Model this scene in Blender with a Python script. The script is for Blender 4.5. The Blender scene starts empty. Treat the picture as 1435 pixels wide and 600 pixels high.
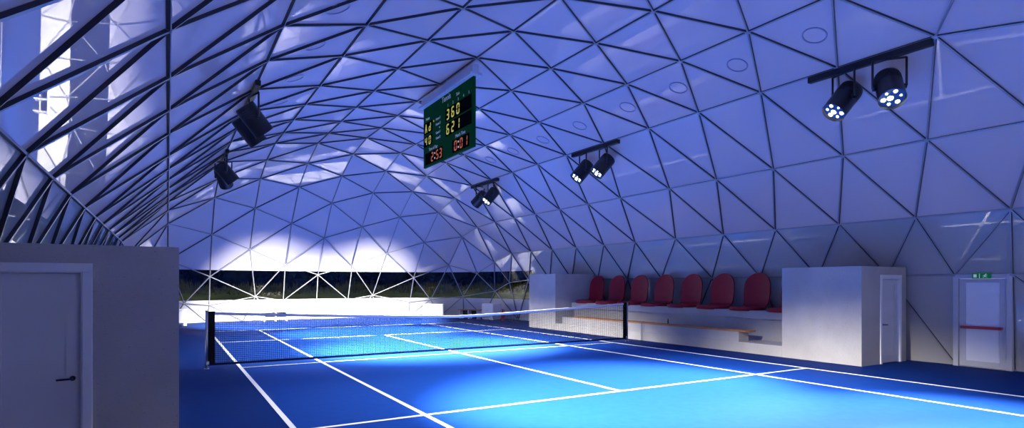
import bpy, bmesh, math, random
from mathutils import Vector, Matrix
random.seed(7)
scene = bpy.context.scene
COL = scene.collection
PI = math.pi

# ------------------------------------------------------------------ view / world
scene.view_settings.view_transform = 'Standard'
scene.view_settings.look = 'None'
scene.view_settings.gamma = 1.0
scene.view_settings.exposure = 0.0
scene.view_settings.use_curve_mapping = False
scene.cycles.max_bounces = 8
scene.cycles.diffuse_bounces = 5
scene.cycles.glossy_bounces = 4
scene.cycles.transmission_bounces = 6
scene.cycles.transparent_max_bounces = 16
scene.cycles.sample_clamp_indirect = 12.0
scene.cycles.use_denoising = True
world = bpy.data.worlds.new('overcast_sky'); scene.world = world
world.use_nodes = True
wb = world.node_tree.nodes['Background']
wb.inputs[0].default_value = (0.66, 0.60, 1.0, 1); wb.inputs[1].default_value = 0.6

# ------------------------------------------------------------------ materials
def mat(name, col, rough=.6, metal=0., spec=.5, emit=None, estr=0., coat=0.):
    m = bpy.data.materials.new(name); m.use_nodes = True
    b = m.node_tree.nodes['Principled BSDF']
    b.inputs['Base Color'].default_value = (*col, 1)
    b.inputs['Roughness'].default_value = rough
    b.inputs['Metallic'].default_value = metal
    b.inputs['Specular IOR Level'].default_value = spec
    b.inputs['Coat Weight'].default_value = coat
    if emit:
        b.inputs['Emission Color'].default_value = (*emit, 1)
        b.inputs['Emission Strength'].default_value = estr
    return m

def noise_mat(name, c1, c2, scale=8., detail=6., rough=.6, spec=.5, bump=0., p0=.35, p1=.65, stretch=None, metal=0.):
    m = mat(name, c1, rough, metal, spec)
    nt = m.node_tree; N = nt.nodes; L = nt.links; b = N['Principled BSDF']
    tc = N.new('ShaderNodeTexCoord'); nz = N.new('ShaderNodeTexNoise'); rp = N.new('ShaderNodeValToRGB')
    nz.inputs['Scale'].default_value = scale; nz.inputs['Detail'].default_value = detail
    src = tc.outputs['Object']
    if stretch:
        mp = N.new('ShaderNodeMapping'); mp.inputs['Scale'].default_value = stretch
        L.new(src, mp.inputs['Vector']); src = mp.outputs['Vector']
    L.new(src, nz.inputs['Vector'])
    rp.color_ramp.elements[0].position = p0; rp.color_ramp.elements[0].color = (*c1, 1)
    rp.color_ramp.elements[1].position = p1; rp.color_ramp.elements[1].color = (*c2, 1)
    L.new(nz.outputs['Fac'], rp.inputs['Fac']); L.new(rp.outputs['Color'], b.inputs['Base Color'])
    if bump:
        bp = N.new('ShaderNodeBump'); bp.inputs['Strength'].default_value = bump; bp.inputs['Distance'].default_value = .02
        L.new(nz.outputs['Fac'], bp.inputs['Height']); L.new(bp.outputs['Normal'], b.inputs['Normal'])
    return m

def concrete_mat():
    # board-marked light concrete with small dark air holes
    m = mat('concrete', (.6, .58, .56), .8, 0, .3)
    nt = m.node_tree; N = nt.nodes; L = nt.links; b = N['Principled BSDF']
    tc = N.new('ShaderNodeTexCoord')
    n1 = N.new('ShaderNodeTexNoise'); n1.inputs['Scale'].default_value = 1.6; n1.inputs['Detail'].default_value = 8
    L.new(tc.outputs['Object'], n1.inputs['Vector'])
    r1 = N.new('ShaderNodeValToRGB')
    r1.color_ramp.elements[0].position = .3; r1.color_ramp.elements[0].color = (.42, .395, .37, 1)
    r1.color_ramp.elements[1].position = .75; r1.color_ramp.elements[1].color = (.50, .475, .445, 1)
    L.new(n1.outputs['Fac'], r1.inputs['Fac'])
    mp = N.new('ShaderNodeMapping'); mp.inputs['Scale'].default_value = (17, 17, 44)
    L.new(tc.outputs['Object'], mp.inputs['Vector'])
    n2 = N.new('ShaderNodeTexNoise'); n2.inputs['Scale'].default_value = 1.7; n2.inputs['Detail'].default_value = 3; n2.inputs['Roughness'].default_value = .7
    L.new(mp.outputs['Vector'], n2.inputs['Vector'])
    r2 = N.new('ShaderNodeValToRGB')
    r2.color_ramp.elements[0].position = .30; r2.color_ramp.elements[0].color = (.45, .45, .45, 1)
    r2.color_ramp.elements[1].position = .385; r2.color_ramp.elements[1].color = (1, 1, 1, 1)
    L.new(n2.outputs['Fac'], r2.inputs['Fac'])
    mx = N.new('ShaderNodeMix'); mx.data_type = 'RGBA'; mx.blend_type = 'MULTIPLY'; mx.inputs['Factor'].default_value = 1
    L.new(r1.outputs['Color'], mx.inputs['A']); L.new(r2.outputs['Color'], mx.inputs['B'])
    L.new(mx.outputs['Result'], b.inputs['Base Color'])
    bp = N.new('ShaderNodeBump'); bp.inputs['Strength'].default_value = .25; bp.inputs['Distance'].default_value = .01
    L.new(n2.outputs['Fac'], bp.inputs['Height']); L.new(bp.outputs['Normal'], b.inputs['Normal'])
    return m

def wood_mat():
    m = noise_mat('varnished_wood', (.42, .17, .05), (.62, .28, .09), 3, 5, .45, .5, 0, .3, .7, (14, .8, 14))
    return m

def glass_mat():
    m = bpy.data.materials.new('window_film'); m.use_nodes = True
    nt = m.node_tree; N = nt.nodes; L = nt.links
    for n in list(N): N.remove(n)
    out = N.new('ShaderNodeOutputMaterial'); mix = N.new('ShaderNodeMixShader')
    tr = N.new('ShaderNodeBsdfTransparent'); gl = N.new('ShaderNodeBsdfGlossy'); fr = N.new('ShaderNodeFresnel')
    fr.inputs['IOR'].default_value = 1.35; gl.inputs['Roughness'].default_value = .03
    tr.inputs['Color'].default_value = (.94, .95, .95, 1)
    L.new(fr.outputs[0], mix.inputs[0]); L.new(tr.outputs[0], mix.inputs[1]); L.new(gl.outputs[0], mix.inputs[2])
    L.new(mix.outputs[0], out.inputs[0])
    return m

def membrane(name, c1, c2, through, spec):
    # tensioned membrane: glossy inside, lets a little daylight through
    m = noise_mat(name, c1, c2, .5, 2, .012, spec)
    nt = m.node_tree; N = nt.nodes; L = nt.links; b = N['Principled BSDF']; out = N['Material Output']
    tr = N.new('ShaderNodeBsdfTranslucent'); tr.inputs['Color'].default_value = (.95, .95, 1, 1)
    mx = N.new('ShaderNodeMixShader'); mx.inputs[0].default_value = through
    L.new(b.outputs[0], mx.inputs[1]); L.new(tr.outputs[0], mx.inputs[2]); L.new(mx.outputs[0], out.inputs['Surface'])
    return m

M = dict(
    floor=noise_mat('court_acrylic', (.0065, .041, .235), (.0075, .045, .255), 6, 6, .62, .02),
    line=mat('white_line_paint', (.86, .86, .86), .6, 0, .3),
    clad=membrane('cladding_membrane', (.48, .455, .52), (.50, .475, .54), .09, .7),
    wallclad=noise_mat('wall_cladding', (.40, .385, .37), (.42, .405, .39), .5, 2, .015, .45),
    farclad=noise_mat('white_lower_cladding', (.60, .59, .58), (.63, .62, .61), .5, 2, .3, .3),
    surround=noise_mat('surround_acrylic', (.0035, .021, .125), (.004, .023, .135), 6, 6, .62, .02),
    strut=mat('dark_strut_paint', (.035, .035, .05), .4, 0, .5),
    strutcap=mat('aluminium_cap', (.30, .30, .31), .35, .2, .5),
    glass=glass_mat(),
    concrete=concrete_mat(),
    white=mat('white_lacquer', (.80, .80, .79), .35),
    doorwhite=noise_mat('off_white_door_paint', (.66, .66, .66), (.70, .70, .70), 2, 3, .4),
    steel=mat('brushed_steel', (.55, .55, .57), .3, .9),
    darksteel=mat('dark_steel_handle', (.10, .10, .11), .25, .8),
    black=mat('black_powder_coat', (.012, .012, .014), .35),
    blackcloth=mat('black_webbing', (.008, .008, .009), .8, 0, .2),
    cord=mat('black_net_cord', (.012, .012, .016), .8, 0, .2),
    navy=mat('navy_webbing', (.008, .012, .05), .8, 0, .2),
    band=mat('white_head_band', (.82, .82, .84), .7, 0, .3),
    red=noise_mat('red_seat_plastic', (.27, .006, .017), (.30, .008, .021), 3, 3, .42, .3),
    redbar=mat('red_bar_paint', (.42, .02, .03), .35),
    redgloss=mat('red_gloss', (.6, .015, .012), .3),
    wood=wood_mat(),
    green=mat('green_board', (.002, .045, .010), .7, 0, .05, (.0, .05, .008), .15),
    housing=mat('pale_aluminium_housing', (.62, .60, .66), .4, .1),
    display=mat('display_black', (.002, .002, .002), .8, 0, .02),
    yellow=mat('yellow_led', (.3, .3, .05), .5, 0, .3, (.62, .58, .08), .6),
    orange=mat('orange_led', (.3, .08, .03), .5, 0, .3, (.55, .12, .035), .6),
    whiteled=mat('white_led', (.5, .5, .5), .5, 0, .3, (.7, .75, .85), .7),
    letter=mat('pale_lettering', (.35, .42, .42), .5, 0, .3, (.3, .36, .4), .3),
    exitgreen=mat('exit_sign_green', (.0, .14, .035), .4, 0, .3, (.0, .16, .04), .35),
    exitwhite=mat('exit_sign_white', (.6, .65, .62), .4, 0, .3, (.5, .6, .55), .35),
    exitframe=mat('grey_door_paint', (.52, .52, .54), .4),
    panel=mat('frosted_panel', (.80, .80, .82), .3),
    led=mat('lamp_led', (1, 1, 1), .4, 0, .3, (.93, .96, 1), 6),
    lens=mat('lamp_lens', (.05, .12, .25), .05, 0, .8),
    chrome=mat('lamp_reflector', (.6, .65, .7), .15, 1),
    bark=noise_mat('bark', (.02, .015, .012), (.04, .03, .02), 6),
    leaf=noise_mat('dark_foliage', (.003, .005, .002), (.010, .015, .005), 2.2, 5, .9, 0),
    leaf2=noise_mat('darker_foliage', (.002, .004, .002), (.007, .010, .005), 2.2, 5, .9, 0),
    tuft=noise_mat('rough_grass_blades', (.03, .045, .006), (.11, .125, .018), .8, 5, .8, .1),
    earth=noise_mat('mown_lawn', (.05, .08, .008), (.11, .15, .016), .7, 8, .9, .1),
    dry=noise_mat('dry_bracken', (.10, .05, .02), (.17, .09, .035), 2, 5, .9, .1),
    disc=mat('disc_ring_plastic', (.26, .26, .36), .4),
)

# ------------------------------------------------------------------ mesh helper
class MB:
    def __init__(s): s.bm = bmesh.new(); s.mats = []
    def mi(s, m):
        if m not in s.mats: s.mats.append(m)
        return s.mats.index(m)
    def _tag(s, faces, m, smooth=False):
        i = s.mi(m)
        for f in faces: f.material_index = i; f.smooth = smooth
    def box(s, a, b, m, mtx=None):
        r = bmesh.ops.create_cube(s.bm, size=1)
        vs = r['verts']; c = [(a[k] + b[k]) / 2 for k in range(3)]; d = [abs(b[k] - a[k]) for k in range(3)]
        for v in vs:
            v.co = Vector([c[k] + v.co[k] * d[k] for k in range(3)])
            if mtx: v.co = mtx @ v.co
        s._tag({f for v in vs for f in v.link_faces}, m); return s
    def bar(s, p, q, w, d, m, up, cap=None):
        p, q, up = Vector(p), Vector(q), Vector(up)
        t = (q - p).normalized(); side = t.cross(up).normalized(); n = side.cross(t).normalized()
        vs = []
        for e in (p, q):
            for (x, y) in ((-1, 0), (1, 0), (1, 1), (-1, 1)):
                vs.append(s.bm.verts.new(e + side * x * w / 2 + n * y * d))
        fs = []
        for k in range(4):
            fs.append((s.bm.faces.new((vs[k], vs[(k + 1) % 4], vs[4 + (k + 1) % 4], vs[4 + k])), k))
        s._tag([f for f, k in fs], m)
        if cap: s._tag([fs[2][0]], cap)
        s._tag([s.bm.faces.new(vs[0:4][::-1]), s.bm.faces.new(vs[4:8])], m)
        return s
    def tube(s, pts, r, m, n=10, caps=True):
        pts = [Vector(p) for p in pts]; rings = []
        for i, p in enumerate(pts):
            t = (pts[min(i + 1, len(pts) - 1)] - pts[max(i - 1, 0)]).normalized()
            a = t.orthogonal().normalized() if i == 0 else (ref - t * ref.dot(t)).normalized()
            ref = a; b = t.cross(a); rr = r[i] if isinstance(r, (list, tuple)) else r
            rings.append([s.bm.verts.new(p + (a * math.cos(2 * PI * k / n) + b * math.sin(2 * PI * k / n)) * rr) for k in range(n)])
        fs = []
        for A, B in zip(rings, rings[1:]):
            for k in range(n): fs.append(s.bm.faces.new((A[k], A[(k + 1) % n], B[(k + 1) % n], B[k])))
        s._tag(fs, m, True)
        if caps: s._tag([s.bm.faces.new(rings[0][::-1]), s.bm.faces.new(rings[-1])], m)
        return s
    def prism(s, poly, vec, m, mtx=None):
        # poly: 3D points (planar), extruded by vec
        vec = Vector(vec)
        A = [s.bm.verts.new(Vector(p)) for p in poly]; B = [s.bm.verts.new(Vector(p) + vec) for p in poly]
        if mtx:
            for v in A + B: v.co = mtx @ v.co
        n = len(poly); fs = [s.bm.faces.new(A[::-1]), s.bm.faces.new(B)]
        for k in range(n): fs.append(s.bm.faces.new((A[k], A[(k + 1) % n], B[(k + 1) % n], B[k])))
        s._tag(fs, m); return s
    def tri(s, pts, m):
        s._tag([s.bm.faces.new([s.bm.verts.new(Vector(p)) for p in pts])], m); return s
    def build(s, name, parent=None, bevel=0, normals=True, seg=2):
        if normals: bmesh.ops.recalc_face_normals(s.bm, faces=s.bm.faces[:])
        me = bpy.data.meshes.new(name); s.bm.to_mesh(me); s.bm.free()
        for m in s.mats: me.materials.append(m)
        o = bpy.data.objects.new(name, me); COL.objects.link(o)
        if parent: o.parent = parent
        if bevel:
            md = o.modifiers.new('bevel', 'BEVEL'); md.width = bevel; md.segments = seg; md.limit_method = 'ANGLE'
        return o

def tag(o, label=None, cat=None, group=None, kind=None):
    if label: o['label'] = label
    if cat: o['category'] = cat
    if group: o['group'] = group
    if kind: o['kind'] = kind
    return o
def thing(name, loc, label, cat, group=None, rz=0):
    o = bpy.data.objects.new(name, None); COL.objects.link(o); o.location = loc; o.rotation_euler = (0, 0, rz)
    o.empty_display_size = .2
    return tag(o, label, cat, group)
def copy_tree(o, parent=None):
    c = o.copy(); COL.objects.link(c)
    if parent: c.parent = parent
    for ch in list(o.children):
        copy_tree(ch, c)
    return c
def text_mesh(txt, size, m, name, parent, mtx, depth=.004, ax='CENTER'):
    cu = bpy.data.curves.new('tmp_text', 'FONT'); cu.body = txt; cu.size = size; cu.extrude = depth
    cu.align_x = ax; cu.align_y = 'CENTER'
    to = bpy.data.objects.new('tmp_text', cu); COL.objects.link(to)
    dg = bpy.context.evaluated_depsgraph_get()
    me = bpy.data.meshes.new_from_object(to.evaluated_get(dg)); me.transform(mtx)
    bpy.data.objects.remove(to); bpy.data.curves.remove(cu)
    me.materials.clear(); me.materials.append(m); me.name = name
    o = bpy.data.objects.new(name, me); COL.objects.link(o); o.parent = parent
    return o

# ------------------------------------------------------------------ camera
cam = bpy.data.cameras.new('camera'); co = bpy.data.objects.new('camera', cam); COL.objects.link(co)
co.location = (-6.906, -14.483, 1.905); co.rotation_euler = (PI / 2, 0, -0.534)
cam.sensor_width = 36; cam.lens = 815.37 / 1435 * 36; cam.shift_y = (397.65 - 300) / 1435
cam.clip_end = 300
scene.camera = co

# ------------------------------------------------------------------ dome node geometry
S = 22.7 / 12; YC = .15
UA = [0, 1.08, 2.06, 3.05, 4.02, 4.98, 6.05]; UB = [.62, 1.6, 2.58, 3.56, 4.5, 5.5]
YA = sorted(set([round(YC + s * u * S, 4) for u in UA for s in (-1, 1)]))
YB = sorted([round(YC + s * u * S, 4) for u in UB for s in (-1, 1)])
FOOTX, R0X, R0Z = 9.0, 8.9, 2.1
SIDE = [('A', FOOTX, 0.), ('B', R0X, R0Z), ('A', 8.415, 3.48), ('B', 6.92, 4.95), ('A', 5.19, 6.447), ('B', 3.47, 7.154), ('A', 1.73, 7.561)]
ROWS = [(p, x, z) for p, x, z in SIDE] + [('B', 0., 7.793)] + [(p, -x, z) for p, x, z in SIDE[::-1]]
OVER = {('r3', 1): (5.19, 11.44, 6.09), ('r4', 1): (3.47, 10.87, 6.93), ('r5', 1): (1.73, 11.5, 7.09), ('r6', 1): (0, 10.72, 7.53),
        ('r2', 1): (6.92, 10.52, 4.94), ('r1', 1): (8.41, 11.44, 3.47), ('foot', 1): (8.98, 11.7, 0)}
NAMES = ['foot', 'r0', 'r1', 'r2', 'r3', 'r4', 'r5', 'r6', 'r5', 'r4', 'r3', 'r2', 'r1', 'r0', 'foot']
DOOR0, DOOR1 = -8.05, -9.137       # the emergency door on the right
nodes = []; ROWN = []
def add(p): nodes.append(Vector(p)); return len(nodes) - 1
for i, (par, x, z) in enumerate(ROWS):
    ys = YA if par == 'A' else YB; row = []
    for k, y in enumerate(ys):
        p = [x, y, z]
        if k in (0, len(ys) - 1) and (NAMES[i], 1) in OVER:
            q = OVER[(NAMES[i], 1)]; sx = 1 if x >= 0 else -1
            p = [q[0] * sx, q[1] if k else 2 * YC - q[1], q[2]]
        if x < 0 and 0 < k < len(ys) - 1: p[1] += {'r1': .17, 'r2': .17, 'r3': .08}.get(NAMES[i], 0)
        if x > 0 and NAMES[i] == 'foot':
            if abs(y - (YC - 4.02 * S)) < .01: p[1] = DOOR0
            if abs(y - (YC - 4.98 * S)) < .01: p[1] = DOOR1
        if x > 0 and NAMES[i] == 'r0' and abs(y - (YC - 4.5 * S)) < .01:
            row.append(add((x, DOOR1, R0Z))); p[1] = DOOR0
        row.append(add(p))
    row.sort(key=lambda n: nodes[n].y); ROWN.append(row)
tris = []          # (i,j,k, zone)  zone: 'roof','right','left','far','near'
def zipper(a, b):
    out = []; i = j = 0
    while i < len(a) - 1 or j < len(b) - 1:
        if j == len(b) - 1 or (i < len(a) - 1 and nodes[a[i + 1]].y < nodes[b[j + 1]].y):
            out.append((a[i], a[i + 1], b[j])); i += 1
        else:
            out.append((a[i], b[j], b[j + 1])); j += 1
    return out
def is_door(t): return all(abs(nodes[n].x) > 8.85 and nodes[n].x > 0 and DOOR1 - .02 < nodes[n].y < DOOR0 + .02 for n in t)
for i in range(len(ROWN) - 1):
    zone = 'right' if i < 2 else ('left' if i >= len(ROWN) - 3 else 'roof')
    for t in zipper(ROWN[i], ROWN[i + 1]):
        # drop the end slivers of the rows that start half a bay later
        if not is_door(t): tris.append((*t, zone))
# --- far end
half = [(6.92, 12.43, 4.83), (5.19, 13.48, 5.6), (3.47, 12.69, 6.45), (1.73, 13.47, 6.35), (8.3, 13.1, 3.07),
        (1.73, 15.35, 4.84), (3.47, 14.53, 5.37), (5.19, 15.4, 4.16), (6.92, 14.24, 4.46), (7.9, 14.34, 2.48),
        (1.73, 17.2, 2.9), (3.47, 16.5, 3.6), (5.19, 17.0, 2.25), (6.92, 15.98, 2.96),
        (1.7, 18.0, 1.02), (3.07, 17.9, 1.25), (5.19, 17.6, .86), (6.27, 17.1, .98), (7.65, 15.62, 1.18), (8.6, 13.54, 1.5), (8.8, 12.28, 1.97),
        (8.42, 14.5, 0), (7.8, 15.85, 0), (6.85, 17.05, 0), (5.25, 17.95, 0), (3.6, 18.15, 0), (1.8, 18.2, 0)]
mid = [(0, 12.6, 6.88), (0, 14.5, 5.85), (0, 16.13, 4.25), (0, 17.62, 2.39), (0, 18.2, 0)]
far_nodes = [add(p) for p in mid] + [add((s * p[0], p[1], p[2])) for p in half for s in (1, -1)]
chain = [r[-1] for r in ROWN]
par_of = {r[-1]: ROWS[i][0] for i, r in enumerate(ROWN)}
ctr = Vector((0, 8, 1)); d0 = Vector((0, .8, .6)).normalized(); e1 = Vector((1, 0, 0)); e2 = e1.cross(d0)
def chart(n):
    v = (nodes[n] - ctr).normalized(); th = math.acos(max(-1, min(1, v.dot(d0)))); a, b = v.dot(e1), v.dot(e2); h = math.hypot(a, b) or 1
    return (th * a / h, th * b / h)
def delaunay(idx):
    P = {n: chart(n) for n in idx}
    P = {n: (x + 1e-5 * math.sin(n * 12.9), y + 1e-5 * math.cos(n * 7.7)) for n, (x, y) in P.items()}
    P[-1] = (-50, -50); P[-2] = (50, -50); P[-3] = (0, 80)
    T = [(-1, -2, -3)]
    def incirc(t, p):
        (ax, ay), (bx, by), (cx, cy) = (P[k] for k in t)
        d = 2 * (ax * (by - cy) + bx * (cy - ay) + cx * (ay - by))
        if abs(d) < 1e-14: return False
        ux = ((ax * ax + ay * ay) * (by - cy) + (bx * bx + by * by) * (cy - ay) + (cx * cx + cy * cy) * (ay - by)) / d
        uy = ((ax * ax + ay * ay) * (cx - bx) + (bx * bx + by * by) * (ax - cx) + (cx * cx + cy * cy) * (bx - ax)) / d
        return (p[0] - ux) ** 2 + (p[1] - uy) ** 2 < (ax - ux) ** 2 + (ay - uy) ** 2
    for n in idx:
        bad = [t for t in T if incirc(t, P[n])]; edges = {}
        for t in bad:
            for e in ((t[0], t[1]), (t[1], t[2]), (t[2], t[0])):
                k = tuple(sorted(e)); edges[k] = edges.get(k, 0) + 1
        T = [t for t in T if t not in bad] + [(a, b, n) for (a, b), c in edges.items() if c == 1]
    return [t for t in T if min(t) >= 0]
far_tris = []
for t in delaunay(chain + far_nodes):
    inch = [n for n in t if n in par_of]
    if len(inch) == 3 and sum(par_of[n] == 'B' for n in inch) >= 2: continue
    if len(inch) == 3: pass
    if all(abs(nodes[n].z) < .01 for n in t): continue
    far_tris.append(t)
mir = {}
def mirror(n):
    p = nodes[n]
    q = Vector((p.x, 2 * YC - p.y, p.z))
    for r in ROWN:
        if (nodes[r[0]] - q).length < .05: return r[0]
    if n not in mir: mir[n] = add(q)
    return mir[n]
near_tris = [tuple(mirror(n) for n in t) for t in far_tris]
for t in far_tris: tris.append((*t, 'far'))
for t in near_tris: tris.append((*t, 'near'))

INSIDE = Vector((0, 0, 2.0))
def inward(p):
    c = Vector((0, max(-9.5, min(9.5, p.y)), .5 if p.z < 2.2 else 1.5))
    return (c - p).normalized()

# --- cladding, cut into bands so that the clear strip at the far end can be glazed
WZ0, WZ1, WY = 1.08, 2.56, 9.95
def panel_mesh(sel):
    bm = bmesh.new(); vm = {}
    for t in sel:
        f = []
        for n in t[:3]:
            if n not in vm: vm[n] = bm.verts.new(nodes[n])
            f.append(vm[n])
        bm.faces.new(f)
    bmesh.ops.recalc_face_normals(bm, faces=bm.faces[:])
    return bm
def finish(bm, name, m, solid=0.):
    # orient faces inward so that a solidify grows outward
    for f in bm.faces:
        if f.normal.dot(inward(f.calc_center_median())) < 0: f.normal_flip()
    me = bpy.data.meshes.new(name); bm.to_mesh(me); bm.free(); me.materials.append(m)
    o = bpy.data.objects.new(name, me); COL.objects.link(o); tag(o, kind='structure')
    if solid:
        md = o.modifiers.new('thickness', 'SOLIDIFY'); md.thickness = solid; md.offset = -1
    return o
def sub(bm, test):
    b = bm.copy()
    bmesh.ops.delete(b, geom=[f for f in b.faces if not test(f.calc_center_median())], context='FACES')
    return b
low = panel_mesh([t for t in tris if t[3] in ('right', 'left', 'far')])
for co_, no_ in (((0, 0, WZ0), (0, 0, 1)), ((0, 0, WZ1), (0, 0, 1)), ((0, WY, 0), (0, 1, 0))):
    bmesh.ops.bisect_plane(low, geom=low.verts[:] + low.edges[:] + low.faces[:], plane_co=co_, plane_no=no_)
isfar = lambda c: c.y > WY
glazed = lambda c: isfar(c) and WZ0 < c.z < WZ1
window = finish(sub(low, glazed), 'window_1', M['glass'])
wall_far = finish(sub(low, lambda c: isfar(c) and c.z < WZ0), 'wall_far', M['farclad'], .03)
wall_right = finish(sub(low, lambda c: c.x > 0 and not isfar(c)), 'wall_right', M['wallclad'], .03)
wall_left = finish(sub(low, lambda c: c.x < 0 and not isfar(c)), 'wall_left', M['wallclad'], .03)
roofbm = panel_mesh([t for t in tris if t[3] == 'roof'])
tmp = sub(low, lambda c: isfar(c) and c.z > WZ1)
tmpm = bpy.data.meshes.new('tmp'); tmp.to_mesh(tmpm); tmp.free(); roofbm.from_mesh(tmpm); bpy.data.meshes.remove(tmpm)
bmesh.ops.remove_doubles(roofbm, verts=roofbm.verts[:], dist=.0005)
ceiling = finish(roofbm, 'ceiling', M['clad'])
wall_near = finish(panel_mesh([t for t in tris if t[3] == 'near']), 'wall_near', M['clad'])
low.free()

# --- struts and hubs of the space frame
edges = {}
for t in tris:
    for a, b in ((t[0], t[1]), (t[1], t[2]), (t[2], t[0])):
        k = (min(a, b), max(a, b)); edges[k] = t[3]
edges = {k: z for k, z in edges.items() if not (nodes[k[0]].z < .01 and nodes[k[1]].z < .01)}
CAMP = Vector((-6.906, -14.483, 1.905)); FW = Vector((math.sin(.534), math.cos(.534), 0)); RT = Vector((math.cos(.534), -math.sin(.534), 0))
def image_size(a, b):
    mid_ = (nodes[a] + nodes[b]) / 2 - CAMP; D = mid_.dot(FW)
    if D < 1: return 0
    x = mid_.dot(RT) / D; y = mid_.z / D
    if abs(x) > .95 or y > .55 or y < -.3: return 0
    d = (nodes[a] - nodes[b]); return (d - mid_.normalized() * d.dot(mid_.normalized())).length / D / D
order = sorted(edges, key=lambda k: -image_size(*k))
SW, SD = .034, .052
def strut_bar(mb, a, b):
    p, q = nodes[a], nodes[b]; up = inward((p + q) / 2)
    mb.bar(p + (q - p).normalized() * .01, q - (q - p).normalized() * .01, SW, SD, M['strut'], up, M['strutcap'])
for k in order[:100]:
    mb = MB(); strut_bar(mb, *k); mb.build('strut', ceiling, normals=False)
mb = MB()
for k in order[100:]: strut_bar(mb, *k)
tag(mb.build('strut', ceiling, normals=False), kind='stuff')
used = sorted({n for k in edges for n in k}, key=lambda n: -max(image_size(*k) for k in edges if n in k))
def hub(mb, n):
    p = nodes[n]; i = inward(p); mb.tube([p + i * .0, p + i * (SD + .012)], .04, M['strutcap'], 8)
for n in used[:60]:
    mb = MB(); hub(mb, n); mb.build('hub', ceiling)
mb = MB()
for n in used[60:]: hub(mb, n)
tag(mb.build('hub', ceiling), kind='stuff')

# ------------------------------------------------------------------ floor and court lines
foot = sorted([n for n in range(len(nodes)) if nodes[n].z < .01], key=lambda n: math.atan2(nodes[n].y, nodes[n].x))
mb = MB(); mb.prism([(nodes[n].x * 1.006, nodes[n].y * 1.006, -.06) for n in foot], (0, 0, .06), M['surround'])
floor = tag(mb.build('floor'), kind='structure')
W, V, FI, FH, NH = 5.485, 3.696, 11.383, 6.501, 6.585
mb = MB(); mb.box((-W, -FI, -.01), (W, FI, .001), M['floor']); tag(mb.build('court_surface', floor), 'bright blue playing court surface')
mb = MB(); lw = .037
def line(x0, x1, y0, y1): mb.box((x0, y0, .001), (x1, y1, .004), M['line'])
for x in (-W, W): line(x - lw, x + lw, -FI - lw, FI + lw)
for x in (-V, V): line(x - lw, x + lw, -FI + lw, FI - lw)
def segs(y, cuts):
    c = sorted(cuts)
    for a, b in zip(c, c[1:]): line(a + lw, b - lw, y - lw, y + lw)
for y in (-FI, -NH, 0, FH, FI): segs(y, [-W, -V, V, W])
line(-lw, lw, -NH + lw, -lw); line(-lw, lw, lw, FH - lw)
lines = mb.build('court_lines', floor); lines['label'] = 'white painted court lines'

# ------------------------------------------------------------------ net
NY = .14; PX = 6.165; NT = 1.27
net = thing('tennis_net', (0, NY, 0), 'tennis net with white top band sagging between two posts across the blue court', 'tennis net')
def top(x): return .99 + (NT - .03 - .99) * (abs(x) / PX) ** 1.25
mb = MB(); n = 270; x0, x1 = -PX + .14, PX - .14; zb = .10; r = .0032
def strip(p, q, w):
    p, q = Vector(p), Vector(q); t = (q - p).normalized(); up = Vector((0, 1, 0)); s_ = t.cross(up) * w
    vs = [mb.bm.verts.new(v) for v in (p - s_ - up * w, p + s_ - up * w, p + s_ + up * w, p - s_ + up * w, q - s_ - up * w, q + s_ - up * w, q + s_ + up * w, q - s_ + up * w)]
    for k in range(4): mb.bm.faces.new((vs[k], vs[(k + 1) % 4], vs[4 + (k + 1) % 4], vs[4 + k]))
for k in range(n + 1):
    x = x0 + (x1 - x0) * k / n; strip((x, 0, zb), (x, 0, top(x)), r)
nz = 24; nx = 28
for j in range(nz + 1):
    for k in range(nx):
        xa = x0 + (x1 - x0) * k / nx; xb = x0 + (x1 - x0) * (k + 1) / nx
        strip((xa, 0, zb + (top(xa) - zb) * j / nz), (xb, 0, zb + (top(xb) - zb) * j / nz), r)
mb.mi(M['cord']); tag(mb.build('mesh_netting', net, normals=False), 'black knotted netting')
def tape(za, zc, m, name, th=.012):
    mb = MB(); N_ = 40; rings = []
    for k in range(N_ + 1):
        x = -PX + .03 + (2 * PX - .06) * k / N_; a, b = za(x), zc(x)
        rings.append([mb.bm.verts.new(v) for v in ((x, -th, a), (x, -th, b), (x, th, b), (x, th, a))])
    for A, B in zip(rings, rings[1:]):
        for k in range(4): mb.bm.faces.new((A[k], A[(k + 1) % 4], B[(k + 1) % 4], B[k]))
    mb.bm.faces.new(rings[0]); mb.bm.faces.new(rings[-1]); mb.mi(m)
    return mb.build(name, net)
tag(tape(lambda x: top(x) - .03, lambda x: top(x) + .035, M['band'], 'head_band'), 'white head band')
tag(tape(lambda x: .075, lambda x: .125, M['navy'], 'bottom_tape'), 'dark navy bottom tape')
for s in (-1, 1):
    mb = MB(); mb.box((s * (PX - .03), -.016, .11), (s * (PX - .165), .016, top(PX) + .045), M['blackcloth']); tag(mb.build('side_tape', net), 'black side tape')
    mb = MB(); mb.tube([(s * PX, 0, 0), (s * PX, 0, NT + .02)], .028, M['steel'], 16)
    mb.tube([(s * PX, 0, NT + .02), (s * PX, 0, NT + .035)], .034, M['black'], 16)
    mb.tube([(s * PX, 0, 0.0), (s * PX, 0, .018)], .05, M['steel'], 16)
    po = mb.build('post', net)
    mb = MB(); mb.box((s * (PX - .03) - .035, -.03, .10), (s * (PX - .03) + .02, -.016, .17), M['band']); mb.build('tape_clip', po)

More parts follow.
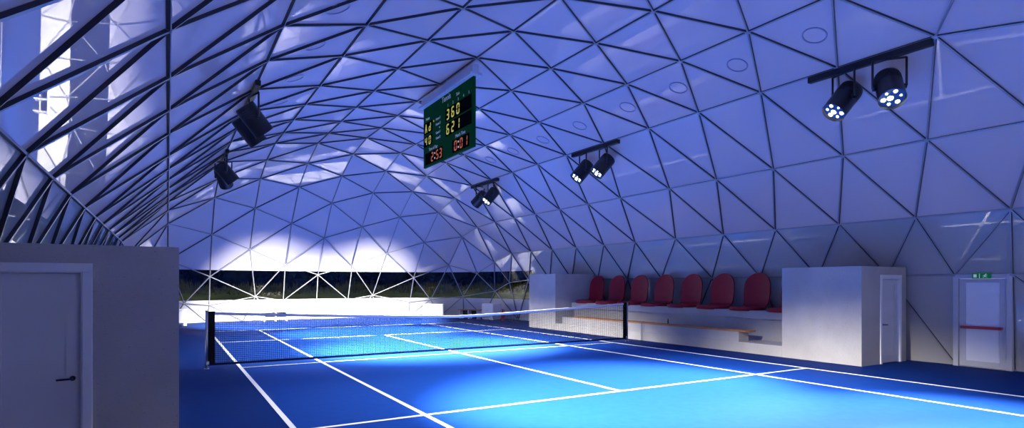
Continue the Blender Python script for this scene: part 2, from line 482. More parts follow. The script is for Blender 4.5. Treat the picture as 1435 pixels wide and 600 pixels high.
# ------------------------------------------------------------------ booths
def booth(sx, y0, y1, label, group, door=True, handle_side=1):
    """concrete cubicle: inner face at |x| = 6.8, door in the face towards -Y"""
    t = thing('concrete_booth', (sx * 6.8, y0, 0), label, 'booth', group)
    dep = 1.98; H = 2.31; L = y1 - y0
    X = lambda d: sx * d
    mb = MB()
    if door:
        d0, d1, dh, wt = .87, 1.66, 2.03, .12
        # shell with a real door opening
        mb.box((X(0), 0, 0), (X(d0), wt, H), M['concrete']); mb.box((X(d1), 0, 0), (X(dep), wt, H), M['concrete'])
        mb.box((X(d0), 0, dh), (X(d1), wt, H), M['concrete'])
        mb.box((X(0), wt, 0), (X(wt), L, H), M['concrete']); mb.box((X(dep - wt), wt, 0), (X(dep), L, H), M['concrete'])
        mb.box((X(wt), L - wt, 0), (X(dep - wt), L, H), M['concrete']); mb.box((X(wt), wt, H - wt), (X(dep - wt), L - wt, H), M['concrete'])
        bmesh.ops.remove_doubles(mb.bm, verts=mb.bm.verts[:], dist=.0005)
        mb.build('shell', t)
        mb = MB(); c = .085
        mb.box((X(d0 - c), -.022, 0), (X(d0), .0, dh), M['white']); mb.box((X(d1), -.022, 0), (X(d1 + c), .0, dh), M['white'])
        mb.box((X(d0 - c), -.022, dh), (X(d1 + c), .0, dh + c), M['white'])
        mb.box((X(d0), -.01, 0), (X(d0 + .015), wt, dh), M['white']); mb.box((X(d1 - .015), -.01, 0), (X(d1), wt, dh), M['white'])
        mb.box((X(d0), -.01, dh - .015), (X(d1), wt, dh), M['white'])
        mb.build('door_frame', t, .004)
        # door leaf with one raised border and a recessed field
        mb = MB(); a, b, z0, z1 = d0 + .02, d1 - .02, .012, dh - .02; st = .12; y_ = .035
        mb.box((X(a), y_, z0), (X(a + st), y_ + .04, z1), M['doorwhite']); mb.box((X(b - st), y_, z0), (X(b), y_ + .04, z1), M['doorwhite'])
        mb.box((X(a + st), y_, z1 - st), (X(b - st), y_ + .04, z1), M['doorwhite']); mb.box((X(a + st), y_, z0), (X(b - st), y_ + .04, z0 + st * 1.5), M['doorwhite'])
        mb.box((X(a + st), y_ + .012, z0 + st * 1.5), (X(b - st), y_ + .03, z1 - st), M['doorwhite'])
        leaf = mb.build('door', t)
        hx = a + .07 if handle_side < 0 else b - .07
        hx = a + .065
        mb = MB(); hz = .925
        mb.tube([(X(hx), y_, hz), (X(hx), y_ - .012, hz)], .026, M['darksteel'], 20)
        mb.tube([(X(hx), y_, hz), (X(hx), y_ - .05, hz), (X(hx + .015), y_ - .06, hz), (X(hx + .13), y_ - .06, hz - .004)], .0105, M['darksteel'], 12)
        mb.build('door_handle', leaf)
    else:
        mb.box((X(0), 0, 0), (X(dep), L, H), M['concrete']); mb.build('shell', t)
    return t
booth(1, -7.07, -5.06, 'concrete booth at the right with a white door, between red seats and emergency exit', None)
booth(1, 5.19, 7.2, 'concrete booth at the far end of the row of red seats, behind the net', None, door=False)
booth(-1, -7.014, -5.06, 'large concrete booth in the left foreground with grey-white door and lever handle', None)

# ------------------------------------------------------------------ bleachers (right: with seats; left: only its edge shows)
Y0, Y1 = -5.055, 5.185
def bleacher(sx, label):
    t = thing('concrete_bleacher', (sx * 6.8, .06, 0), label, 'bleacher'); X = lambda d: sx * d
    a, b = Y0 - .06, Y1 - .06
    mb = MB(); mb.box((X(0), a, 0), (X(.95), b, .285), M['concrete']); mb.build('riser', t, .004)
    mb = MB(); mb.box((X(.95), a, 0), (X(1.07), b, .905), M['concrete']); mb.build('back_wall', t)
    mb = MB(); mb.box((X(.82), a, .905), (X(2.0), b, 1.125), M['concrete']); mb.build('seat_slab', t, .004)
    return t
bleacher(1, 'long concrete bleacher along the right wall carrying the red shell seats')
bleacher(-1, 'long concrete bleacher along the left wall, hidden behind the foreground booth')
def bench(sx, label):
    t = thing('wooden_bench', (sx * 6.8, .06, .285), label, 'bench'); X = lambda d: sx * d
    mb = MB(); 
    for (ya, yb) in ((-3.79, -.03), (-.02, 4.64)):
        mb = MB(); mb.box((X(.0), ya, 0), (X(.42), yb, .275), M['concrete']); mb.build('plinth', t, .004)
    for k in range(3):
        mb = MB(); mb.box((X(-.012 + k * .15), -4.02, .275), (X(-.012 + k * .15 + .14), 3.95, .32), M['wood']); mb.build('slat', t, .005)
    return t
bench(1, 'long wooden bench on white concrete plinth below the red seats')
bench(-1, 'wooden bench on the left, its end just peeping past the foreground booth')
pt = thing('water_bottle', (7.12, -.75, .605), 'tiny dark bottle standing on the long wooden bench right of the net post', 'bottle')
mb = MB(); mb.tube([(0, 0, 0), (0, 0, .10), (0, 0, .125), (0, 0, .14)], [.02, .02, .011, .011], M['black'], 12); mb.build('body', pt)
mb = MB(); mb.tube([(0, 0, .14), (0, 0, .155)], .013, M['black'], 12); mb.build('cap', pt)

# ------------------------------------------------------------------ red shell seats
def seat_thing():
    t = thing('shell_seat', (0, 0, 0), 'x', 'seat', 'red shell seats in a row')
    # local frame: +x towards the wall (back), y along the row, z up
    w = .40
    def outline(h, wb, wt, r):
        pts = [(-wb, 0)]; pts.append((-wt, h - r))
        for k in range(1, 13): 
            a = PI - PI / 2 * k / 12; pts.append((-wt + r + r * math.cos(a), h - r + r * math.sin(a)))
        for k in range(1, 13):
            a = PI / 2 - PI / 2 * k / 12; pts.append((wt - r + r * math.cos(a), h - r + r * math.sin(a)))
        pts.append((wb, 0)); return pts
    # backrest : curved sheet with thickness, rounded top
    mb = MB(); nu, nv = 18, 16; H = 1.06; th = .045
    def half_w(v):
        wmid = .40 + .05 * math.sin(PI * min(1, v * 1.1)); 
        if v > .66: q = (v - .66) / .34; return wmid * math.sqrt(max(0, 1 - q ** 2.6)) * (1 - .06 * q) + .002
        return wmid
    def grid(off):
        G = []
        for j in range(nv + 1):
            v = j / nv; v = 1 - (1 - v) ** 1.6
            row = []
            for i in range(nu + 1):
                u = -1 + 2 * i / nu; y = u * half_w(v)
                x = .36 + .10 * v + .05 * (v < .12) * 0 - .07 * (y / .45) ** 2 - .16 * max(0, (.16 - v) / .16) ** 2
                row.append(mb.bm.verts.new((x + off, y, .02 + H * v)))
            G.append(row)
        return G
    A, B = grid(0), grid(th); fs = []
    for j in range(nv):
        for i in range(nu):
            fs += [mb.bm.faces.new((A[j][i], A[j][i + 1], A[j + 1][i + 1], A[j + 1][i])), mb.bm.faces.new((B[j][i], B[j + 1][i], B[j + 1][i + 1], B[j][i + 1]))]
    for j in range(nv):
        for i in (0, nu): fs.append(mb.bm.faces.new((A[j][i], A[j + 1][i], B[j + 1][i], B[j][i])))
    for i in range(nu):
        for j in (0, nv): fs.append(mb.bm.faces.new((A[j][i], A[j][i + 1], B[j][i + 1], B[j][i])))
    mb._tag(fs, M['red'], True); bk = mb.build('backrest', t, .012, seg=3)
    # pan : rounded front disc, slightly dished with a rolled edge
    mb = MB(); K = 44
    def pan_r(a):   # super-ellipse in plan
        c, s_ = math.cos(a), math.sin(a); return 1 / ((abs(c) / .47) ** 2.6 + (abs(s_) / .47) ** 2.6) ** (1 / 2.6)
    prof = [(0, .035), (.5, .04), (.8, .058), (.93, .07), (.985, .05), (1.0, .01), (.99, -.045), (.95, -.05), (.93, -.01), (.5, 0), (0, 0)]
    rings = []
    for (f, z) in prof:
        if f == 0: rings.append([mb.bm.verts.new((-.08, 0, z))])
        else: rings.append([mb.bm.verts.new((-.08 + f * pan_r(2 * PI * k / K) * math.cos(2 * PI * k / K), f * pan_r(2 * PI * k / K) * math.sin(2 * PI * k / K), z)) for k in range(K)])
    fs = []
    for P, Q in zip(rings, rings[1:]):
        for k in range(K):
            a, b = P[k % len(P)], P[(k + 1) % len(P)]; c, d = Q[(k + 1) % len(Q)], Q[k % len(Q)]
            vs = []
            for v in (a, b, c, d):
                if v not in vs: vs.append(v)
            fs.append(mb.bm.faces.new(vs))
    mb._tag(fs, M['red'], True); mb.build('seat_pan', t)
    mb = MB(); mb.box((-.3, -.2, -.03), (.3, -.15, -.008), M['black']); mb.box((-.3, .15, -.03), (.3, .2, -.008), M['black']); mb.build('mounting_bracket', t)
    return t
proto = seat_thing()
ords = ['nearest the concrete booth with the white door, half hidden behind it', 'second from the concrete booth with the white door', 'third from the concrete booth with the white door',
        'fourth from the concrete booth with the white door', 'fourth from the far concrete booth', 'third from the far concrete booth', 'second from the far concrete booth', 'farthest in the row, beside the far concrete booth']
for k in range(8):
    t = proto if k == 0 else copy_tree(proto)
    t.location = (8.06, .07 + (k - 3.5) * 1.272, 1.157); t['label'] = 'red shell seat ' + ords[k]

# ------------------------------------------------------------------ emergency exit door (right wall)
dr = thing('door_1', (8.9, (DOOR0 + DOOR1) / 2, 0), None, None); tag(dr, 'white emergency exit door with a red push bar', None, None, 'structure')
hw = (DOOR0 - DOOR1) / 2
mb = MB(); fw = .095
mb.box((-.06, hw - fw, 0), (.10, hw + .01, 2.12), M['exitframe']); mb.box((-.06, -hw - .01, 0), (.10, -hw + fw, 2.12), M['exitframe']); mb.box((-.06, -hw + fw, 2.02), (.10, hw - fw, 2.12), M['exitframe'])
mb.box((-.05, -hw + fw, 0), (.10, hw - fw, .02), M['steel']); mb.build('door_frame', dr, .006)
mb = MB(); a = hw - fw - .008
mb.box((-.02, -a, .025), (.03, -a + .125, 2.012), M['exitframe']); mb.box((-.02, a - .125, .025), (.03, a, 2.012), M['exitframe'])
mb.box((-.02, -a + .125, 1.93), (.03, a - .125, 2.012), M['exitframe']); mb.box((-.02, -a + .125, .025), (.03, a - .125, .15), M['exitframe'])
leaf = mb.build('door_leaf', dr, .004)
mb = MB(); mb.box((-.005, -a + .12, .145), (.02, a - .12, 1.935), M['panel']); tag(mb.build('frosted_pane', leaf), 'pale frosted panel')
mb = MB(); mb.box((-.115, -a + .05, .88), (-.075, a - .05, .945), M['redbar'])
for y in (-a + .09, a - .09): mb.box((-.08, y - .03, .885), (-.018, y + .03, .94), M['redbar'])
tag(mb.build('push_bar', leaf, .006), 'red push bar')
for z in (.3, 1.0, 1.75):
    mb = MB(); mb.tube([(-.03, -a - .004, z - .05), (-.03, -a - .004, z + .05)], .012, M['steel'], 10); mb.build('hinge', leaf)
ex = thing('exit_sign', (8.84, -8.60, 2.08), 'green emergency exit sign with running figure above the exit door', 'sign')
mb = MB(); mb.box((-.03, -.175, -.062), (-.0, .175, .062), M['exitgreen']); mb.build('sign_plate', ex, .004)
mtx = Matrix(((0, 0, -1, -.031), (-1, 0, 0, 0), (0, 1, 0, 0), (0, 0, 0, 1)))   # local sign plane: x right, y up, z out
def flat(mb, poly, m, mt=mtx, d=.003): mb.prism([(x, y, 0) for x, y in poly], (0, 0, d), m, mt)
mb = MB(); flat(mb, [(-.145, -.035), (-.085, -.035), (-.085, .035), (-.145, .035)], M['exitwhite']); mb.build('arrow_field', ex)
mb = MB(); flat(mb, [(-.038, -.05), (-.026, -.05), (-.026, .05), (-.038, .05)], M['exitwhite']); mb.build('door_symbol', ex)
mb = MB()
flat(mb, [(.088 + .011 * math.cos(2 * PI * k / 12), .036 + .011 * math.sin(2 * PI * k / 12)) for k in range(12)], M['exitwhite'])
for poly in ([(.06, .02), (.082, .026), (.078, -.005), (.062, -.008)], [(.064, .02), (.040, .008), (.030, -.006), (.036, -.009), (.048, .003), (.066, .010)],
             [(.078, .022), (.100, .010), (.116, .014), (.118, .008), (.099, .002), (.078, .012)], [(.062, -.006), (.078, -.004), (.092, -.024), (.112, -.024), (.112, -.031), (.088, -.032)],
             [(.062, -.006), (.072, -.008), (.056, -.034), (.030, -.040), (.028, -.033), (.050, -.027)]):
    flat(mb, poly, M['exitwhite'])
mb.build('running_figure', ex)

# ------------------------------------------------------------------ scoreboard
SY0, SY1, SZ0, SZ1 = 2.556, -.884, 5.495, 7.345
SBW, SBH = SY0 - SY1, SZ1 - SZ0
sb = thing('scoreboard', (0, (SY0 + SY1) / 2, SZ1 + .34), 'green electronic tennis scoreboard hanging from a pale housing under the dome ridge', 'scoreboard')
off = Vector((0, (SY0 + SY1) / 2, SZ1 + .34))
mb = MB(); mb.box((-.035, -SBW / 2, -.34 - SBH), (.035, SBW / 2, -.34), M['green']); board = mb.build('board', sb, .004)
mb = MB()
mb.box((-.17, -SBW / 2 - .1, -.345), (.17, SBW / 2 + .06, -.27), M['housing']); mb.box((-.10, -SBW / 2 - .06, -.27), (.10, SBW / 2 + .02, -.05), M['housing'])
mb.build('housing', sb, .006)
for y in (-1.2, 0, 1.2):
    mb = MB(); mb.tube([(0, y, -.06), (0, y, .1)], .02, M['steel'], 8); mb.build('hanger', sb)
def SP(u, v, x=-.036):   # board fraction -> local position (reader looks towards +X, left is +Y)
    return Vector((x, SBW / 2 - u * SBW, -.34 - v * SBH))
def smtx(u, v, x=-.036):
    p = SP(u, v, x); return Matrix(((0, 0, -1, p.x), (-1, 0, 0, p.y), (0, 1, 0, p.z), (0, 0, 0, 1)))
SEG = {'0': 'abcdef', '1': 'bc', '2': 'abged', '3': 'abgcd', '4': 'fgbc', '5': 'afgcd', '6': 'afgedc', '7': 'abc', '8': 'abcdefg', '9': 'abcfgd', 'd': 'bcdeg'}
def digit(ch, u, v, w, h, m, parent):
    mb = MB(); mt = smtx(u, v, -.043); t = h * .075; hw_, hh = w / 2, h / 2; sl = .06
    def hbar(y):
        poly = [(-hw_ + t * 1.2, y), (-hw_ + 2 * t, y + t), (hw_ - 2 * t, y + t), (hw_ - t * 1.2, y), (hw_ - 2 * t, y - t), (-hw_ + 2 * t, y - t)]; return poly
    def vbar(x, y0, y1): return [(x, y0 + t * .3), (x + t, y0 + t * 1.2), (x + t, y1 - t * 1.2), (x, y1 - t * .3), (x - t, y1 - t * 1.2), (x - t, y0 + t * 1.2)]
    P = {'a': hbar(hh - t), 'g': hbar(0), 'd': hbar(-hh + t), 'f': vbar(-hw_ + t, 0, hh - t * .4), 'b': vbar(hw_ - t, 0, hh - t * .4), 'e': vbar(-hw_ + t, -hh + t * .4, 0), 'c': vbar(hw_ - t, -hh + t * .4, 0)}
    if ch == 'A':
        polys = []
        for a_, b_ in (((-hw_, -hh), (0, hh)), ((hw_, -hh), (0, hh))):
            d = 1 if b_[0] > a_[0] else -1
            polys.append([(a_[0], a_[1]), (a_[0] + d * 2 * t, a_[1]), (b_[0] + d * t * .6, b_[1]), (b_[0] - d * t, b_[1])])
        polys.append([(-hw_ * .45, -hh * .35), (hw_ * .45, -hh * .35), (hw_ * .38, -hh * .35 + 1.7 * t), (-hw_ * .38, -hh * .35 + 1.7 * t)])
    elif ch == ':':
        polys = [[(t * 1.2 * math.cos(k * PI / 4), s * hh * .5 + t * 1.2 * math.sin(k * PI / 4)) for k in range(8)] for s in (-1, 1)]
    else: polys = [[(x + y * sl, y) for x, y in P[c]] for c in SEG[ch]]
    for p in polys: mb.prism([(x, y, 0) for x, y in p], (0, 0, .004), m, mt)
    o = mb.build('digit', parent); return o
def disp(u0, u1, v0, v1, label, items, h, m):
    a, b = SP(u0, v0), SP(u1, v1)
    mb = MB(); mb.box((-.041, a.y, a.z), (-.034, b.y, b.z), M['display']); d = tag(mb.build('score_display', sb), label)
    for ch, u, v in items:
        if ch == ':':
            for dv in (-1, 1):
                db = MB(); db.prism([(.026 * math.cos(k * PI / 5), .026 * math.sin(k * PI / 5), 0) for k in range(10)], (0, 0, .004), M['whiteled'], smtx(u, v + dv * .04, -.043)); db.build('colon_dot', d)
            continue
        digit(ch, u, v, h * .62, h, m, d)
disp(.485, .969, .235, .435, 'black display with yellow set score 3 6 0', [('3', .535, .335), ('6', .633, .335), ('0', .731, .335)], .30, M['yellow'])
disp(.485, .969, .46, .66, 'black display with yellow set score 6 2 1', [('6', .535, .56), ('2', .633, .56), ('1', .731, .56)], .30, M['yellow'])
disp(.008, .205, .26, .45, 'black display with yellow letters Ad', [('A', .065, .355), ('d', .15, .355)], .26, M['yellow'])
disp(.008, .205, .485, .66, 'black display with yellow score 40', [('4', .062, .572), ('0', .15, .572)], .26, M['yellow'])
disp(.04, .425, .775, .965, 'black display with orange clock time 2:53', [('2', .205, .87), (':', .262, .87), ('5', .315, .87), ('3', .385, .87)], .28, M['orange'])
disp(.62, .93, .775, .965, 'black display with orange match time 0:01', [('0', .685, .87), (':', .738, .87), ('0', .79, .87), ('1', .875, .87)], .28, M['orange'])
for tx, u, v, s_ in (('Tennis', .50, .065, .23), ('Sets', .726, .11, .13), ('1', .535, .195, .11), ('2', .633, .195, .11), ('3', .731, .195, .11), ('4', .83, .195, .11), ('5', .925, .195, .11),
                     ('Points', .10, .205, .12), ('Home 1', .33, .30, .105), ('Home 2', .33, .385, .105), ('vs', .36, .45, .09), ('Guest 1', .33, .52, .105), ('Guest 2', .33, .605, .105),
                     ('Time of Day', .22, .73, .13), ('Match Time', .77, .73, .13)):
    text_mesh(tx, s_, M['letter'], 'lettering', sb, smtx(u, v, -.036))
mb = MB(); flat(mb, [(.03 * math.cos(k * PI / 6), .03 * math.sin(k * PI / 6)) for k in range(12)], M['yellow'], smtx(.235, .30)); mb.build('serve_dot', sb)

# ------------------------------------------------------------------ track lights
def track_light(name_loc, yr, heads, label, power):
    """rail along Y hung under the axial strut; heads: list of (dy, aim vector, size deg, blend, power factor)"""
    x, y, z = name_loc
    t = thing('track_light', (x, y, z), label, 'track light', 'track lights under the dome')
    mb = MB(); mb.box((-.06, -yr / 2, -.125), (.06, yr / 2, 0), M['black']); mb.build('rail', t, .008)
    for dy, aim, ang, blend, pf in heads:
        aim = Vector(aim).normalized()
        ax = Vector((aim.y, -aim.x, 0)).normalized()
        c = Vector((0, dy, -.68)) 
        yo = MB(); w = .285
        pts = [c + ax * w, c + ax * w + Vector((0, 0, .555))]
        for s in (1, -1):
            yo.tube([c + ax * w * s, c + ax * w * s + Vector((0, 0, .555))], .022, M['black'], 8)
            yo.tube([c + ax * w * s, c + ax * (w - .05) * s], .05, M['black'], 12)
        yo.tube([c + ax * w + Vector((0, 0, .55)), c - ax * w + Vector((0, 0, .55))], .022, M['black'], 8)
        y_ = yo.build('yoke', t)
        R, Lh = .235, .72
        hb = MB(); a, b = c - aim * .34, c + aim * .38
        hb.tube([a, a + aim * .02, a + aim * .06, b - aim * .03, b], [R * .86, R * .97, R, R, R * 1.02], M['black'], 32, caps=False)
        hb._tag([hb.bm.faces.new([hb.bm.verts.new(a + (ax * math.cos(2 * PI * k / 32) + aim.cross(ax) * math.sin(2 * PI * k / 32)) * R * .86) for k in range(32)])], M['black'])
        hb.tube([b, b - aim * .05], [R * 1.02, R * .93], M['black'], 32, caps=False)
        for k in range(4): hb.tube([a + aim * (.09 + .05 * k), a + aim * (.105 + .05 * k)], R * 1.025, M['black'], 32)
        h = hb.build('lamp_head', t)
        ln = MB(); ln.tube([b - aim * .052, b - aim * .045], [R * .94, R * .94], M['lens'], 32); lo = ln.build('lens', h)
        e1_, e2_ = ax, aim.cross(ax)
        for k in range(7):
            rr = .03 if k == 0 else .145; th = k * PI / 3 + .3
            p = b - aim * .045 + (e1_ * math.cos(th) + e2_ * math.sin(th)) * rr
            le = MB(); le.tube([p, p + aim * .012], [(.055, .03, .042, .022, .036, .026, .045)[k] * f for f in (1, .85)], M['led'], 14); le.build('led', lo)
        li = bpy.data.lights.new('beam', 'SPOT'); li.energy = power * pf; li.spot_size = math.radians(ang); li.spot_blend = blend; li.shadow_soft_size = .16
        li.color = (1.0, .97, .93)
        lo_ = bpy.data.objects.new('beam', li); COL.objects.link(lo_); lo_.parent = t
        lo_.location = c + aim * .60; lo_.rotation_euler = aim.to_track_quat('-Z', 'Y').to_euler()
    return t
PW = 17500
RZ = 6.41
BA, BB = 65, .85
def aim(sx, yy, dep):       # horizontal heading (towards the court), depression in degrees
    h = Vector((sx, yy)).normalized(); d = math.radians(dep); return (h.x * math.cos(d), h.y * math.cos(d), -math.sin(d))
track_light((5.19, -8.02, RZ), 2.4, [(.45, aim(-1, .30, 49), BA, BB, 1), (-.45, aim(-.75, -.6, 52), BA, BB, .8)], 'nearest and largest track light on the right, two glowing heads at upper right', PW)
track_light((5.19, .64, RZ), 2.4, [(.62, aim(-1, .25, 49), BA, BB, 1), (-.45, aim(-1, .25, 49), BA, BB, 1)], 'black track light with two parallel heads, middle of the three on the right', PW)
track_light((5.19, 8.38, RZ), 2.5, [(.42, aim(-.40, .92, 38), 62, .75, 1.7), (-.60, aim(-1, .05, 49), BA, BB, 1)], 'small black track light right of the scoreboard, farthest of the three on the right', PW)
track_light((-5.19, .64, RZ), 2.4, [(.62, aim(1, .25, 49), BA, BB, 1.2), (-.45, aim(1, .25, 49), BA, BB, 1.2)], 'large black track light at upper left, nearer of the two left of the scoreboard', PW)
track_light((-5.19, 8.38, RZ), 2.5, [(.42, aim(.40, .92, 38), 62, .75, 1.7), (-.60, aim(1, .05, 49), BA, BB, 1)], 'small black track light on the left, below and beyond the larger left one', PW)
track_light((-5.19, -8.02, RZ), 2.4, [(.45, aim(1, .10, 49), BA, BB, 1.4), (-.45, aim(.62, -.6, 34), 54, .5, 2.1)], 'black track light over the left booth, above the picture edge', PW)

# ------------------------------------------------------------------ round covers in the roof strip beside the light rails
def strip_point(sx, x, y):
    f = (x - 3.47) / (5.19 - 3.47); return Vector((sx * x, y, 7.154 + (6.447 - 7.154) * f))
nrm = Vector((-(7.154 - 6.447), 0, -(5.19 - 3.47))).normalized()
mb = MB(); K = 40; prof = [(.235, 0), (.235, .012), (.205, .012), (.205, 0)]
rings = []
for r_, z in prof:
    rings.append([mb.bm.verts.new((r_ * math.cos(2 * PI * k / K), r_ * math.sin(2 * PI * k / K), z)) for k in range(K)] if r_ else [mb.bm.verts.new((0, 0, z))])
for i_, (P, Q) in enumerate(zip(rings, rings[1:])):
    for k in range(K):
        vs = [P[k], P[(k + 1) % K]] + ([Q[(k + 1) % K], Q[k]] if len(Q) > 1 else [Q[0]])
        mb._tag([mb.bm.faces.new(vs)], M['disc'] if i_ < 3 else M['clad'])
disc0 = mb.build('roof_vent_cover', normals=True)
CY = [-7.57, -5.74, -3.97, -2.09, .12, 2.2, 4.2, 5.97]
nm = ['above the nearest right track light', 'left of the nearest right track light', 'third along the right strip from the top right', 'fourth along the right strip from the top right', 'above the middle right track light',
      'just left of the middle right track light', 'upper one between scoreboard and farthest right track light', 'just above the farthest right track light']
first = True
for sx in (1, -1):
    for k, y in enumerate(CY):
        if sx < 0 and (k < 2 or k > 5): continue
        o = disc0 if first else disc0.copy()
        if not first: COL.objects.link(o)
        first = False
        n_ = Vector((nrm.x * sx, 0, nrm.z))
        o.location = strip_point(sx, 4.19 if sx > 0 else 4.30, y) + n_ * .004
        o.rotation_euler = n_.to_track_quat('Z', 'Y').to_euler()
        lab = ('round ring cover in the roof ' + nm[k]) if sx > 0 else 'round ring cover in the left roof strip, ' + {2: 'topmost, at the picture edge', 3: 'second from the picture edge', 4: 'third from the picture edge', 5: 'fourth, right of the large left track light'}[k]
        tag(o, lab, 'vent cover', 'round roof covers')

# ------------------------------------------------------------------ furniture at the far end
def desk(loc, rz, label, w=1.15, d=.55, h=.76):
    t = thing('side_table', loc, label, 'table', None, rz)
    mb = MB(); mb.box((-w / 2, -d / 2, h - .05), (w / 2, d / 2, h), M['white']); mb.build('tabletop', t, .006)
    mb = MB(); mb.box((-w / 2 + .02, -d / 2 + .02, .14), (w / 2 - .02, -d / 2 + .05, h - .05), M['white']); mb.build('front_panel', t, .004)
    for s in (-1, 1):
        mb = MB(); mb.box((s * (w / 2 - .02), -d / 2 + .03, .14), (s * (w / 2 - .05), d / 2 - .02, h - .05), M['white']); mb.build('side_panel', t, .004)
        for s2 in (-1, 1):
            mb = MB(); mb.box((s * (w / 2 - .01), s2 * (d / 2 - .03), 0), (s * (w / 2 - .15), s2 * (d / 2 - .14), .14), M['white']); mb.build('leg', t, .004)
    return t
desk((6.0, 16.05, 0), -.55, 'white panelled table at the far end, right of the net middle')
desk((-6.72, 15.6, 0), .45, 'white panelled table at the far left beside the left net post', 1.0)
def low_bench(loc, rz, label, L=1.3, wood=True):
    t = thing('low_bench', loc, label, 'bench', None, rz); m = M['wood'] if wood else M['white']
    for k in range(3):
        mb = MB(); mb.box((-L / 2, -.2 + k * .14, .46), (L / 2, -.075 + k * .14, .5), m); mb.build('slat', t, .004)
    for x in (-L / 2 + .12, 0, L / 2 - .12):
        mb = MB(); mb.box((x - .025, -.18, 0), (x + .025, .19, .46), M['white']); mb.build('leg', t, .004)
    mb = MB(); mb.box((-L / 2 + .12, .1, .2), (L / 2 - .12, .13, .44), M['black']); mb.build('dark_opening_sheet', t)  # black sheet standing in for the shaded openings under the slats
    return t
low_bench((7.25, 13.95, 0), -1.05, 'small wooden slatted bench at the far end beside the white cabinet', 1.35)
low_bench((-2.2, 17.1, 0), 0, 'low pale bench at the far wall seen through the net left of centre', 1.3, False)
cb = thing('storage_cabinet', (7.95, 12.75, 0), 'white storage cabinet at the far end between small bench and extinguisher', 'cabinet', None, -1.35)
mb = MB(); mb.box((-.45, -.3, .03), (.45, .28, .84), M['white']); mb.build('body', cb, .006)
mb = MB(); mb.box((-.42, -.27, 0), (.42, .25, .03), M['steel']); mb.build('plinth', cb)
for s in (-1, 1):
    mb = MB(); mb.box((s * .008, -.322, .05), (s * .44, -.302, .82), M['white']); d_ = mb.build('door', cb, .004)
    mb = MB(); mb.box((s * .04, -.335, .4), (s * .055, -.322, .52), M['steel']); mb.build('handle', d_)
fe = thing('fire_extinguisher', (8.05, 11.75, 0), 'red fire extinguisher on the floor beside the white storage cabinet', 'fire extinguisher')
mb = MB(); mb.tube([(0, 0, 0), (0, 0, .02), (0, 0, .40), (0, 0, .47), (0, 0, .5)], [.085, .09, .09, .06, .03], M['redgloss'], 20); mb.build('cylinder', fe)
mb = MB(); mb.tube([(0, 0, .5), (0, 0, .56)], .022, M['black'], 10); mb.box((-.09, -.012, .55), (.03, .012, .575), M['black']); mb.build('valve', fe)
mb = MB(); mb.tube([(.02, 0, .53), (.09, 0, .52), (.12, 0, .4), (.115, 0, .2)], .013, M['black'], 8); mb.build('hose', fe)

# ------------------------------------------------------------------ outside: lawn bank, rough grass, trees
mb = MB(); G = {}
for i in range(61):
    for j in range(41):
        x = -60 + i * 2.; y = -30 + j * 2.2
        z = -.08 + 1.55 * max(0, min(1, (y - 22) / 10)) ** 1.3 + (.12 * math.sin(x * .9) * math.sin(y * .7) if y > 25 else 0)
        G[i, j] = mb.bm.verts.new((x, y, z))
for i in range(60):
    for j in range(40): mb.bm.faces.new((G[i, j], G[i + 1, j], G[i + 1, j + 1], G[i, j + 1]))
mb.mi(M['earth']); tag(mb.build('lawn'), kind='structure')
mb = MB()
for k in range(5200):
    x = random.uniform(-16, 36); y = random.uniform(30, 34.5); z = -.08 + 1.55 * max(0, min(1, (y - 22) / 10)) ** 1.3 - .05
    h = random.uniform(.25, .65) * (1 + .5 * math.sin(x * 1.3) * math.sin(x * .31)); a = random.uniform(0, 2 * PI); w = .05
    dx, dy = math.cos(a), math.sin(a); lx, ly = random.uniform(-.2, .2), random.uniform(-.2, .2)
    dry = 25 < x < 30 and random.random() < .6
    mb.tri([(x - dx * w, y - dy * w, z), (x + dx * w, y + dy * w, z), (x + lx, y + ly, z + h)], M['dry'] if dry else M['tuft'])
tag(mb.build('rough_grass', normals=False), 'rough tall grass along the top of the lawn bank outside', 'grass', None, 'stuff')

def tree_meshes(seed, H, Rr, lm):
    rnd = random.Random(seed)
    cr = MB()
    for b in range(11):
        cx, cy, cz = rnd.gauss(0, Rr * .42), rnd.gauss(0, Rr * .35), H * rnd.uniform(.08, .9); br = Rr * rnd.uniform(.5, .75) * (1.15 - .55 * cz / H)
        r = bmesh.ops.create_icosphere(cr.bm, subdivisions=2, radius=br * .8)
        for v in r['verts']:
            v.co = v.co * rnd.uniform(.85, 1.15) + Vector((cx, cy, cz))
        cr._tag({f for v in r['verts'] for f in v.link_faces}, lm)
        for k in range(130):
            d = Vector((rnd.gauss(0, 1), rnd.gauss(0, 1), rnd.gauss(0, 1))).normalized(); p = Vector((cx, cy, cz)) + d * br * rnd.uniform(.75, 1.15)
            u = d.orthogonal().normalized(); w_ = d.cross(u); s_ = rnd.uniform(.12, .26); tw = rnd.uniform(0, PI); uu = u * math.cos(tw) + w_ * math.sin(tw); ww = d * .4 + (w_ * math.cos(tw) - u * math.sin(tw))
            cr._tag([cr.bm.faces.new([cr.bm.verts.new(v) for v in (p - uu * s_ * .5, p + ww * s_ * .5, p + uu * s_ * .5, p - ww * s_ * .5)])], lm)
    tr = MB(); tr.tube([(0, 0, -.3), (.05, 0, H * .3), (-.05, .05, H * .75)], [.22, .17, .06], M['bark'], 10)
    return cr, tr
protos = []
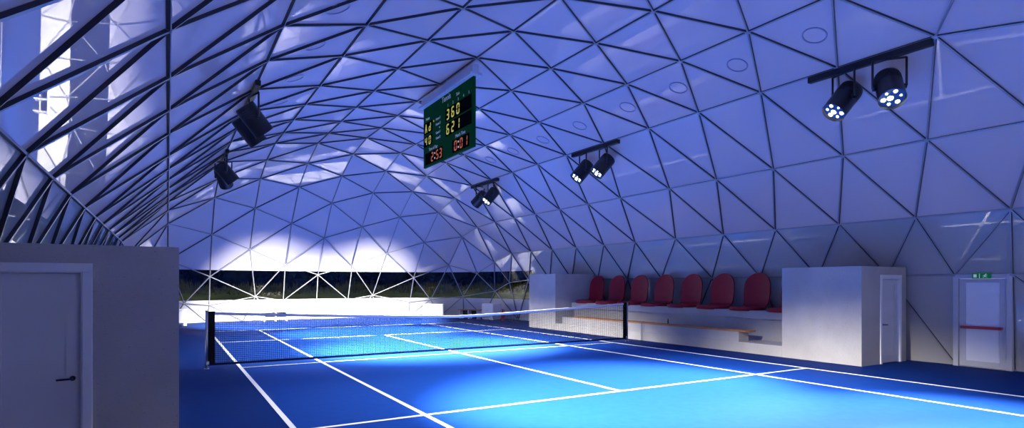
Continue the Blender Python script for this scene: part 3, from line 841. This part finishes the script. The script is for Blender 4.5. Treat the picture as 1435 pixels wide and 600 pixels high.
for kind, (H, Rr, lm) in enumerate(((7.5, 2.0, M['leaf']), (8.5, 2.3, M['leaf2']), (6.6, 1.9, M['leaf']))):
    t = thing('dark_tree', (0, 0, 0), 'x', 'tree', 'dark trees beyond the far window band')
    cr, tr = tree_meshes(kind + 3, H, Rr, lm); cr.build('crown', t, normals=False); tr.build('trunk', t); protos.append([t, False])
side = ['seen just right of the left booth', 'behind the left net post', 'second right of the left net post', 'third right of the left net post', 'fourth right of the left net post', 'a little left of the far wall middle', 'at the middle of the far wall',
        'a little right of the far wall middle', 'below the scoreboard, left of it', 'below the scoreboard', 'below the scoreboard, right of it', 'left of the far right corner', 'in the far right corner of the window band', 'left of the far concrete booth', 'next to the far concrete booth', 'behind the far concrete booth']
for k in range(16):
    pr = protos[k % 3]
    t = copy_tree(pr[0]) if pr[1] else pr[0]; pr[1] = True
    t.location = (-9 + k * 2.62 + random.uniform(-.3, .3), 36.2 + (k % 2) * 1.8, 1.35); t.rotation_euler = (0, 0, random.uniform(0, 6.28))
    t['label'] = 'dark tree outside the window band, ' + side[k]
# dense wood further back, nobody could count it
back = MB(); rnd = random.Random(11)
for k in range(46):
    cx, cy = -26 + k * 1.6 + rnd.uniform(-.6, .6), 43 + rnd.uniform(-1.5, 1.5)
    for b in range(3):
        r = bmesh.ops.create_icosphere(back.bm, subdivisions=2, radius=rnd.uniform(1.5, 2.2)); oz = 2.2 + b * 2.5
        for v in r['verts']: v.co = v.co * rnd.uniform(.85, 1.15) + Vector((cx, cy, oz))
        back._tag({f for v in r['verts'] for f in v.link_faces}, M['leaf2'])
        for q in range(60):
            d = Vector((rnd.gauss(0, 1), rnd.gauss(0, 1), rnd.gauss(0, 1))).normalized(); p = Vector((cx, cy, oz)) + d * 2; s_ = rnd.uniform(.2, .4); u = d.orthogonal().normalized() * s_
            back._tag([back.bm.faces.new([back.bm.verts.new(v) for v in (p - u, p + d * s_, p + u, p - d * s_)])], M['leaf2'])
tag(back.build('distant_wood', normals=False), 'dark mass of woodland behind the separate trees outside the far window band', 'woodland', None, 'stuff')
